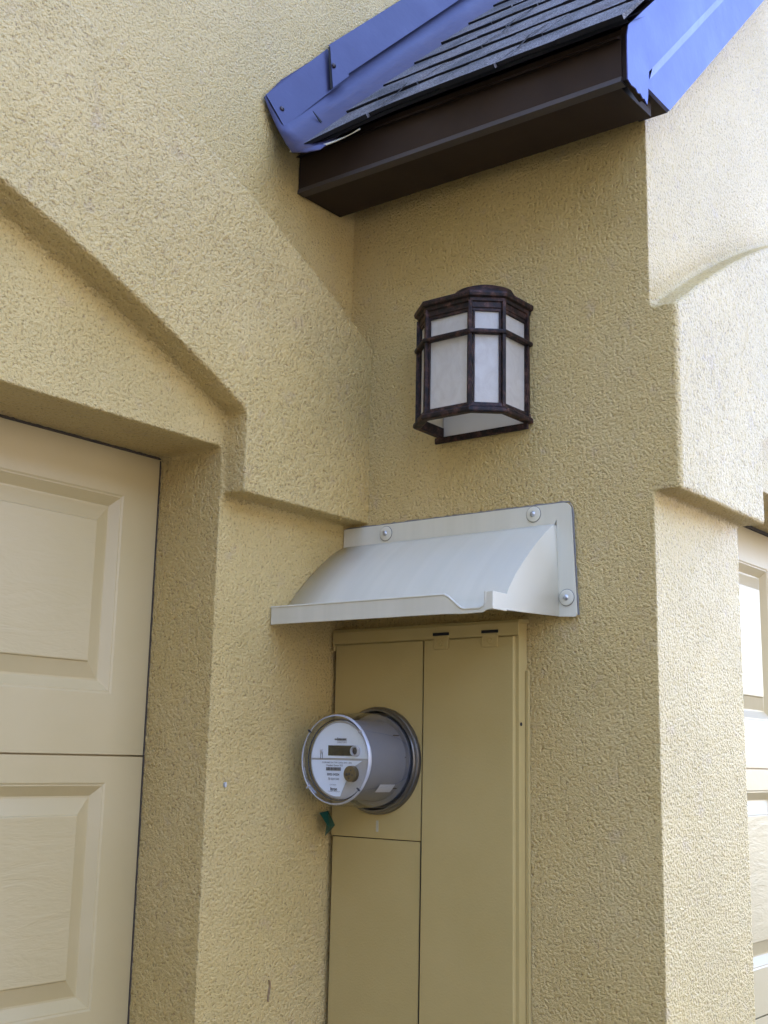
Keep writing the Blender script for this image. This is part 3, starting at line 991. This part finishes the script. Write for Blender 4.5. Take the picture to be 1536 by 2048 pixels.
# ------------------------------------------------------------------ wall lantern
lan = thing('wall_lantern', 'bronze framed wall lantern with cloudy white glass panels above the rain hood', 'wall lamp', (0, -0.3145, 2.12))
PLAN = [(0.0, -0.2215), (-0.083, -0.2235), (-0.1205, -0.2675), (-0.1205, -0.3615), (-0.083, -0.4055), (0.0, -0.4075)]
def plan_off(o):
    out = []
    n = len(PLAN)
    cen = Vector((-0.05, -0.3145))
    for i, p in enumerate(PLAN):
        p = Vector(p)
        ns = []
        for a, b in ((i - 1, i), (i, i + 1)):
            if a < 0 or b >= n: continue
            d = (Vector(PLAN[b]) - Vector(PLAN[a])).normalized()
            nn = Vector((d.y, -d.x))
            if nn.dot((Vector(PLAN[a]) + Vector(PLAN[b])) / 2 - cen) < 0: nn = -nn
            ns.append(nn)
        if len(ns) == 1: q = p + ns[0] * o; q.x = p.x
        else:
            bis = (ns[0] + ns[1]).normalized()
            q = p + bis * (o / max(0.3, bis.dot(ns[0])))
        out.append(q)
    return out
def lring(bm, secs, mi=0):
    """closed cross-section [(offset, z)] swept round the lantern plan"""
    rows = []
    for o_, z in secs: rows.append([bm.verts.new((p.x, p.y, z)) for p in plan_off(o_)])
    n = len(secs)
    for k in range(n):
        a, b = rows[k], rows[(k + 1) % n]
        for i in range(len(PLAN) - 1): bm.faces.new((a[i], a[i + 1], b[i + 1], b[i]))
    for e in (0, -1): bm.faces.new([r[e] for r in rows])
fr_all = []
bm = bmesh.new()
lring(bm, [(0.0065, 2.3400), (0.0072, 2.3360), (0.0060, 2.3310), (0.0015, 2.3290), (0.0010, 2.3230), (-0.0015, 2.3220), (-0.0015, 2.3120), (-0.0030, 2.3115), (-0.0030, 2.3060), (-0.008, 2.3060), (-0.008, 2.3400)])   # cornice
fr_all.append(obj('cornice', bm, 'bronze', lan)); bm = bmesh.new()
lring(bm, [(0.0050, 2.2720), (0.0058, 2.2690), (0.0050, 2.2650), (-0.004, 2.2635), (-0.004, 2.2730)])                                                     # middle rail
fr_all.append(obj('middle_rail', bm, 'bronze', lan)); bm = bmesh.new()
lring(bm, [(0.0005, 2.1430), (0.0015, 2.1370), (0.0058, 2.1330), (0.0062, 2.1275), (0.0045, 2.1250), (-0.007, 2.1250), (-0.007, 2.1430)])                                # bottom rail
fr_all.append(obj('bottom_rail', bm, 'bronze', lan))
for fr in fr_all:
    bv = fr.modifiers.new('bv', 'BEVEL'); bv.width = 0.0007; bv.segments = 2; bv.limit_method = 'ANGLE'
# corner mullions, one bar each
def bar(cx_, cy_, ang, w, d, z0, z1):
    bm = bmesh.new()
    box(bm, -d / 2, d / 2, -w / 2, w / 2, z0, z1, bevel=0.0009)
    bmesh.ops.rotate(bm, verts=bm.verts[:], cent=(0, 0, 0), matrix=Matrix.Rotation(ang, 3, 'Z'))
    bmesh.ops.translate(bm, verts=bm.verts[:], vec=(cx_, cy_, 0))
    return obj('mullion', bm, 'bronze', lan)
for (x, y, a) in ((-0.1185, -0.2690, R_(-25)), (-0.1185, -0.3600, R_(25)), (-0.0825, -0.4035, R_(65)), (-0.0825, -0.2255, R_(-65)), (-0.008, -0.4055, R_(90)), (-0.008, -0.2235, R_(90))):
    bar(x, y, a, 0.0066, 0.0080, 2.130, 2.324)
# inner beads beside the mullions
PI_ = plan_off(-0.004)
for i in range(5):
    a, b = PI_[i], PI_[i + 1]
    d = (b - a).normalized()
    ang = math.atan2(d.y, d.x) - math.pi / 2
    for q in (a + d * 0.0050, b - d * 0.0050):
        bar(q.x, q.y, ang, 0.0036, 0.0036, 2.138, 2.306)
# cap: shallow hipped top and a rounded boss by the wall
bm = bmesh.new()
po, pi = plan_off(0.0062), plan_off(-0.030)
a = [bm.verts.new((p.x, p.y, 2.3395)) for p in po]
b = [bm.verts.new((min(p.x, 0.0), p.y, 2.354)) for p in pi]
for i in range(5): bm.faces.new((a[i], a[i + 1], b[i + 1], b[i]))
bm.faces.new(b)
for k in range(6):
    pass
rings = []
for k, (rr, z) in enumerate(((0.064, 2.350), (0.063, 2.366), (0.056, 2.378), (0.040, 2.385), (0.020, 2.388), (0.004, 2.389))):
    rings.append([bm.verts.new((-0.004 - rr * 1.0 * math.sin(math.pi * i / 14), -0.3145 - rr * math.cos(math.pi * i / 14), z)) for i in range(15)])
for p, q in zip(rings[:-1], rings[1:]):
    for i in range(14): bm.faces.new((p[i], p[i + 1], q[i + 1], q[i]))
obj('cap', bm, 'bronze', lan, smooth=35)
bm = bmesh.new()
box(bm, -0.006, -0.0005, -0.4035, -0.2255, 2.126, 2.335, bevel=0.001)
obj('back_plate', bm, 'whiteplate', lan)
bm = bmesh.new()
box(bm, -0.011, -0.0065, -0.408, -0.212, 2.114, 2.1255, bevel=0.001)
obj('back_rail', bm, 'bronze', lan)
# glass: one pane per facet
PG, PH = plan_off(-0.0065), plan_off(-0.0090)
for i in range(5):
    bm = bmesh.new()
    for z0, z1 in ((2.130, 2.315),):
        bm.faces.new([bm.verts.new(p) for p in ((PG[i].x, PG[i].y, z0), (PG[i + 1].x, PG[i + 1].y, z0), (PG[i + 1].x, PG[i + 1].y, z1), (PG[i].x, PG[i].y, z1))])
    obj('glass_pane', bm, 'alabaster', lan)
# lamp holder seen through the open bottom
bm = bmesh.new()
for k in range(2):
    pass
ringz = [(0.014, 2.30), (0.014, 2.262), (0.012, 2.258), (0.0, 2.258)]
rr = []
for r_, z in ringz:
    rr.append([bm.verts.new((-0.055 + r_ * math.cos(t), -0.3145 + r_ * math.sin(t), z)) for t in [2 * math.pi * i / 20 for i in range(20)]] if r_ else [bm.verts.new((-0.055, -0.3145, z))])
for a, b in zip(rr[:-1], rr[1:]):
    for i in range(20):
        if len(b) == 1: bm.faces.new((a[i], a[(i + 1) % 20], b[0]))
        else: bm.faces.new((a[i], a[(i + 1) % 20], b[(i + 1) % 20], b[i]))
obj('lamp_holder', bm, 'caulk', lan, smooth=40)

# ------------------------------------------------------------------ small things
bm = bmesh.new()
pts = [(x_ - 0.008, z_) for x_, z_ in [(-0.056, 1.456), (-0.040, 1.459), (-0.027, 1.434), (-0.060, 1.417), (-0.058, 1.432)]]
vs = [bm.verts.new((x, -0.010 - 0.006 * k, z)) for k, (x, z) in enumerate(pts)]
bm.faces.new(vs)
tp = obj('tape_scrap', bm, 'tape')
sm = tp.modifiers.new('thick', 'SOLIDIFY'); sm.thickness = 0.001
tp['label'] = 'torn scrap of green tape stuck between the stucco and the meter cabinet'
tp['category'] = 'tape'

def chip(name, x, z, w, h, y, matk, label, n=9, seed=1):
    r = random.Random(seed)
    bm = bmesh.new()
    pts = []
    for i in range(n):
        t = 2 * math.pi * i / n
        k = r.uniform(0.65, 1.1)
        pts.append((x + w * k * math.cos(t), z + h * k * math.sin(t)))
    prism(bm, pts, 'y', y, y + 0.004)
    o = obj(name, bm, matk, house)
    o['label'] = label
chip('paint_fleck', -0.297, 1.505, 0.0018, 0.0055, -0.0045, 'caulk', 'small white paint fleck on the left stucco pier', seed=2)
bm = bmesh.new()
r_ = random.Random(9)
L_, Rr_ = [], []
for i in range(12):
    t = i / 11
    x = -0.172 + 0.0016 * math.sin(5 * t) + r_.uniform(-0.0005, 0.0005)
    z = 1.186 - 0.034 * t
    w = 0.0007 * (1 - 0.7 * t) + r_.uniform(0, 0.0005)
    L_.append((x - w, z)); Rr_.append((x + w, z + r_.uniform(-0.001, 0.001)))
prism(bm, Rr_ + L_[::-1], 'y', -0.0045, 0.0)
o = obj('stucco_crack', bm, 'crack', house)
o['label'] = 'short dark crack low on the left stucco pier'
